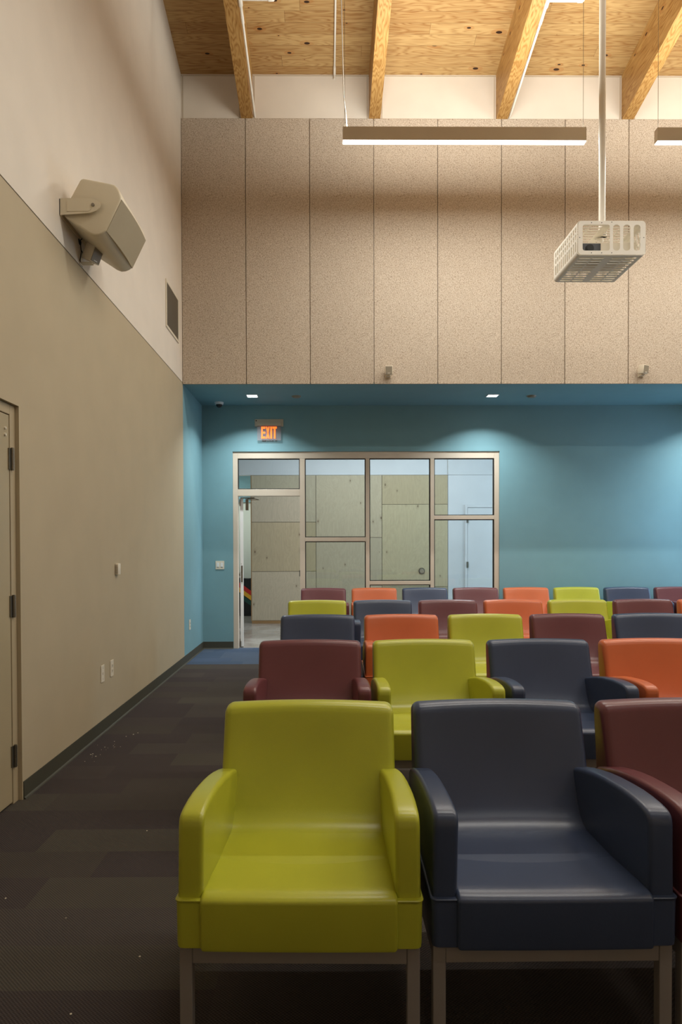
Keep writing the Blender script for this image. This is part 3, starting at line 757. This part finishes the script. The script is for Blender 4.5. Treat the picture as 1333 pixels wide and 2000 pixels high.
pipe_run(-.832, 'white sprinkler pipe along the leftmost timber beam', .31)
pipe_run(2.214, 'white sprinkler pipe along the third timber beam', .33)
bm = bmesh.new(); tube(bm, [(0, 0, 0), (0, -5.2, 5.2*SL)], .011, 10); tube(bm, [(0, 0, 0), (0, -.1, .1*SL)], .015, 10); tube(bm, [(0, .0, .0), (0, .005, -.05)], .012, 10)
tag(finish('conduit', bm, M['pipe'], None, 50, loc=(.120, 8.205, zc(8.205)-.016)), 'thin white conduit running up the plank ceiling between the first two beams', 'conduit')

# ------------------------------------------------------------------ projector and cage
pc = empty('projector_cage', (2.54, 6.06, 3.99), 'white slotted steel security cage hanging from a ceiling pole', 'projector cage')
CW, CH, CD, cr = .305, .305, .62, .032
fx = lambda x: Matrix.Translation((x, 0, 0))
# front plate (XZ plane)
mF = Matrix.Rotation(pi/2, 4, 'X')
hole = lambda a, b, c, d, r=.028: rrect(a, b, c, d, min(r, (b-a)/2-.001, (d-c)/2-.001), 5)
x0 = -CW
k1 = CW*2/655.0
hx = lambda a, b: (x0+(a-335)*k1, x0+(b-335)*k1)
zz0, zz1 = .04, .268
plate('front_plate', rrect(-CW+.006, CW-.006, .004, CH-.004, .034), [hole(*hx(385, 645), zz0, zz1, .02)]+[hole(*hx(a, b), zz0, zz1) for a, b in ((675, 742), (772, 840), (872, 937))], .004, M['cage'], pc, Matrix.Translation((0, 0, 0)) @ mF)
plate('rear_plate', rrect(-CW+.006, CW-.006, .004, CH-.004, .034), [hole(-.26+k*.075, -.215+k*.075, .05, .25) for k in range(7)], .004, M['cage'], pc, Matrix.Translation((0, CD, 0)) @ mF)
# sides (YZ plane)
mS = Matrix(((0, 0, 1, 0), (1, 0, 0, 0), (0, 1, 0, 0), (0, 0, 0, 1)))
holes = []
for k in range(11):
    y = .03+k*.052
    holes.append(hole(y, y+.03, .045, .135, .013))
    holes.append(hole(y, y+.03, .155, .2, .013)); holes.append(hole(y, y+.03, .215, .262, .013))
for s in (-1, 1):
    plate('side_plate', [(0.004, cr), (CD, cr), (CD, CH-cr), (.004, CH-cr)], holes, .003, M['cage'], pc, fx(s*(CW-.0015)) @ mS)
# bottom and top
holes = []
for k in range(11):
    y = .045+k*.052
    for a in (-.262, -.145, .03, .147): holes.append(hole(a, a+.105, y, y+.031, .012))
for z in (.0015, CH-.0015):
    plate('bottom_plate' if z < .1 else 'top_plate', [(-CW+cr, .004), (CW-cr, .004), (CW-cr, CD), (-CW+cr, CD)], holes, .003, M['cage'], pc, Matrix.Translation((0, 0, z)))
for sx in (-1, 1):
    for sz in (0, 1):
        bm = bmesh.new(); c = (sx*(CW-cr), cr if sz == 0 else CH-cr)
        a0 = {(-1, 0): 180, (1, 0): 270, (1, 1): 0, (-1, 1): 90}[(sx, sz)]
        o_ = []; i_ = []
        for k in range(7):
            a = radians(a0+15*k); o_.append((c[0]+cr*cos(a), c[1]+cr*sin(a))); i_.append((c[0]+(cr-.003)*cos(a), c[1]+(cr-.003)*sin(a)))
        prism(bm, o_+i_[::-1], lambda a, b, t: (a, t, b), .004, CD)
        finish('corner_strip', bm, M['cage'], pc, 30)
for x_, z_ in ((-.18, .285), (-.09, .285), (0, .29), (-.18, .02), (-.09, .02), (0, .02), (-.285, .155), (.285, .155)):
    bm = bmesh.new(); cyl(bm, (x_, -.002, z_), (x_, -.004, z_), .004, 8); finish('screw', bm, M['dark'], pc)
pj = empty('projector', (2.54, 6.17, 4.035), 'white projector with a dark lens window inside the cage', 'projector')
bm = bmesh.new(); box(bm, -.26, .27, 0, .38, 0, .118, bev=.008); finish('body', bm, M['offwhite'], pj, 40)
bm = bmesh.new(); box(bm, -.232, -.055, -.004, .002, .014, .105); w_ = finish('lens_window', bm, M['dark'], pj)
bm = bmesh.new(); cyl(bm, (-.155, -.004, .060), (-.155, -.012, .060), .036, 28); cyl(bm, (-.155, -.012, .060), (-.155, -.016, .060), .028, 28); finish('lens', bm, M['gasket'], w_, 40)
bm = bmesh.new(); cyl(bm, (.03, .22, .105), (.03, .22, .135), .05, 24); cyl(bm, (.03, .22, .135), (.03, .22, .245), .03, 20)
for a in (35, 145, 215, 325):
    q = (.03+.16*cos(radians(a)), .22+.12*sin(radians(a)), .112); tube(bm, [(.03, .22, .13), ((.03+q[0])/2, (.22+q[1])/2, .135), q], .008); cyl(bm, (q[0], q[1], .103), (q[0], q[1], .12), .014, 12)
finish('mount_bracket', bm, M['cage'], pj, 40)
pp = empty('projector_pole', (2.587, 6.39, 4.297), 'white vertical pole from the ceiling down to the projector cage', 'pole')
bm = bmesh.new(); cyl(bm, (0, 0, 0), (0, 0, zc(6.39)-4.297), .030, 24); finish('tube', bm, M['pipe'], pp, 40)
bm = bmesh.new(); cyl(bm, (0, 0, 0), (0, 0, .035), .045, 24); finish('collar', bm, M['steel'], pp, 40)

# ------------------------------------------------------------------ chairs
def chair_meshes():
    parts = []
    # skirt (the base tray)
    bm = bmesh.new()
    secs = [(.330, .006), (.334, .001), (.346, 0), (.457, 0), (.4585, -.0015), (.4635, -.0025), (.4655, -.0005), (.466, .004)]
    rings = []
    for z, ins in secs:
        tp = .002*(1-(z-.343)/.13)
        rings.append([bm.verts.new((x*(1-.035*max(0, y-.1)/.62), y, z)) for x, y in rrect(-.335+ins+tp, .335-ins-tp, ins, .72-ins, .018, 5)])
    for A, B in zip(rings, rings[1:]):
        n = len(A)
        for k in range(n): bm.faces.new((A[k], A[(k+1) % n], B[(k+1) % n], B[k]))
    bm.faces.new(rings[0][::-1]); bm.faces.new(rings[-1])
    parts.append(('base_tray', bm, 35))
    # seat with bulging front
    pr = [(-.010, .3315), (-.013, .341), (-.0125, .458), (-.0125, .4635), (-.008, .4695), (0, .4745), (.012, .4785), (.03, .480), (.055, .4788), (.08, .4775), (.12, .4750), (.16, .4722), (.20, .4695), (.24, .4668), (.285, .4640), (.33, .4618), (.40, .461), (.45, .457), (.45, .348)]
    bm = bmesh.new()
    def fs(a, b, t):
        k = max(0, 1-(t/.27)**2)
        dz = 0
        if b > .45 and a > .01: dz = -.003*k*sin(pi*min(1, a/.38))
        return (t, a-.003*k*(a < .0), b+dz)
    slab(bm, pr, -.267, .267, .011, fs, mids=[-.22+.055*i for i in range(9)])
    parts.append(('seat', bm, 50))
    # backrest with cove into the seat
    D_ = .068
    pr = [(.27, .452), (.29, .4595), (.315, .4615), (.34, .4625), (.37, .467), (.398, .477), (.420, .495), (.436, .522), (.452, .56), (.478, .63), (.503, .70), (.527, .77), (.542, .813), (.549, .829), (.560, .8385), (.577, .8435), (.602, .847), (.624, .844), (.638, .835), (.645, .817), (.644, .78), (.629, .66), (.610, .5), (.60, .40), (.29, .40)]
    pr = [(a+D_, b) for a, b in pr]
    def fb(a, b, t):
        k = 1-(t/.305)**2
        front = max(0, min(1, (.66-a)/.10))
        dz = .010*max(0, k)*max(0, min(1, (b-.70)/.12))
        dy = .016*max(0, k)*front*max(0, min(1, (b-.46)/.12))
        w = t*(1 + .004*(b-.6)) 
        return (w, a+dy, b+dz)
    bm = bmesh.new()
    slab(bm, pr, -.305, .305, .028, fb, mids=[-.25+.05*i for i in range(11)], steps=5)
    parts.append(('backrest', bm, 50))
    # armrests
    arm = [(.012, .45), (.010, .56), (.009, .655), (.0115, .672), (.018, .684), (.028, .691), (.042, .695), (.07, .6985), (.12, .700), (.18, .6985), (.25, .693), (.32, .686), (.39, .676), (.46, .663), (.53, .647), (.59, .631), (.64, .615), (.67, .59), (.685, .45)]
    for s in (-1, 1):
        def fa(a, b, t, s=s):
            sh = .013*max(0, (a-.15)/.50)**1.3
            lean = .004*(b-.45)/.25
            return (s*(t-sh-lean), a, b)
        bm = bmesh.new(); slab(bm, arm,   .262, .332, .0145, fa, steps=5)
        parts.append(('armrest', bm, 50))
    # legs and rails
    for sx in (-1, 1):
        for y0 in (.018, .64):
            bm = bmesh.new(); box(bm, sx*.311-.0175, sx*.311+.0175, y0, y0+.035, .008, .338, bev=.0025)
            parts.append(('leg', bm, None))
    bm = bmesh.new()
    box(bm, -.2932, .2932, .020, .050, .280, .338, bev=.002); box(bm, -.2932, .2932, .643, .672, .280, .338, bev=.002)
    for sx in (-1, 1): box(bm, sx*.311-.014, sx*.311+.014, .054, .639, .280, .338, bev=.002)
    parts.append(('frame_rail', bm, None))
    out = []
    for nm, b_, sm in parts:
        bmesh.ops.recalc_face_normals(b_, faces=b_.faces)
        me = bpy.data.meshes.new(nm); b_.to_mesh(me); b_.free(); me.materials.append(M['legs'])
        if sm is not None:
            me.polygons.foreach_set('use_smooth', [True]*len(me.polygons))
            me.set_sharp_from_angle(angle=radians(sm))
        out.append((nm, me))
    return out
CM = chair_meshes()
GM = []
for sx in (-1, 1):
    for y0 in (.0355, .6575):
        bm = bmesh.new(); cyl(bm, (sx*.311, y0, 0), (sx*.311, y0, .01), .014, 12)
        gme = bpy.data.meshes.new('foot_glide'); bm.to_mesh(gme); bm.free(); gme.materials.append(M['dark']); GM.append(gme)
variants = {}
for c in ('yellow', 'orange', 'maroon', 'navy'):
    lst = []
    for nm, me in CM:
        if nm in ('base_tray', 'seat', 'backrest', 'armrest'):
            m2 = me.copy(); m2.materials.clear(); m2.materials.append(M['ch_'+c]); lst.append((nm, m2))
        else: lst.append((nm, me))
    variants[c] = lst
CNAME = dict(yellow='chartreuse', orange='orange', maroon='maroon', navy='navy')
ROWS = [  # front Y, x of first chair, pitch, colours, row name
    (1.827, -.076, .688, ['yellow', 'navy', 'maroon'], 'front row'),
    (3.46, -.098, .689, ['maroon', 'yellow', 'navy', 'orange'], 'second row'),
    (4.985, -.070, .690, ['navy', 'orange', 'yellow', 'maroon', 'navy'], 'third row'),
    (6.50, -.094, .686, ['yellow', 'navy', 'maroon', 'orange', 'yellow', 'maroon', 'orange'], 'fourth row'),
    (8.59, -.036, .688, ['maroon', 'orange', 'navy', 'maroon', 'orange', 'yellow', 'navy', 'maroon'], 'back row'),
]
JIT = {('front row', 0): -1.2, ('second row', 1): .4, ('third row', 2): -.5, ('fourth row', 4): .5}
ORD = ['at the left end', 'second from the left', 'third from the left', 'fourth from the left', 'fifth from the left', 'sixth from the left', 'seventh from the left', 'eighth from the left']
for (y, x, p, cols, rn) in ROWS:
    for i, c in enumerate(cols):
        r = empty('armchair', (x+p*i+(.006 if (rn, i) == ('front row', 1) else 0), y, 0), '%s moulded plastic armchair, %s of the %s' % (CNAME[c], ORD[i], rn), 'chair', 'moulded armchairs set out in rows', rz=radians(JIT.get((rn, i), 0)))
        li = 0
        for nm, me in variants[c]:
            o = bpy.data.objects.new(nm, me); COL.objects.link(o); o.parent = r
            if nm == 'leg':
                g = bpy.data.objects.new('foot_glide', GM[li]); COL.objects.link(g); g.parent = o; li += 1

# ------------------------------------------------------------------ crumbs on the carpet
bm = bmesh.new(); rd = random.Random(7)
pts = [(-1.56+rd.gauss(0, .05), 4.75+rd.gauss(0, .16), rd.uniform(.0015, .004)) for _ in range(20)]
pts += [(-1.46, 5.15, .007), (-1.5, 5.1, .005), (-1.44, 5.2, .004), (-1.2, 2.3, .004), (-1.3, 2.75, .004), (-.65, 2.35, .003), (-.78, 2.06, .004), (-1.0, 2.6, .003), (-.9, 3.4, .003), (-.5, 2.6, .003), (-1.18, 2.0, .003)]
for x, y, r in pts:
    if x < XL+.03: x = XL+.05
    ret = bmesh.ops.create_icosphere(bm, subdivisions=1, radius=r)
    sx, sy = rd.uniform(.6, 1.5), rd.uniform(.6, 1.4)
    for v_ in ret['verts']: v_.co = Vector((v_.co.x*sx+x, v_.co.y*sy+y, max(0, v_.co.z*.6+r*.4)))
tag(finish('crumbs', bm, M['debris']), 'pale crumbs scattered on the brown carpet along the left baseboard', 'debris', kind='stuff')
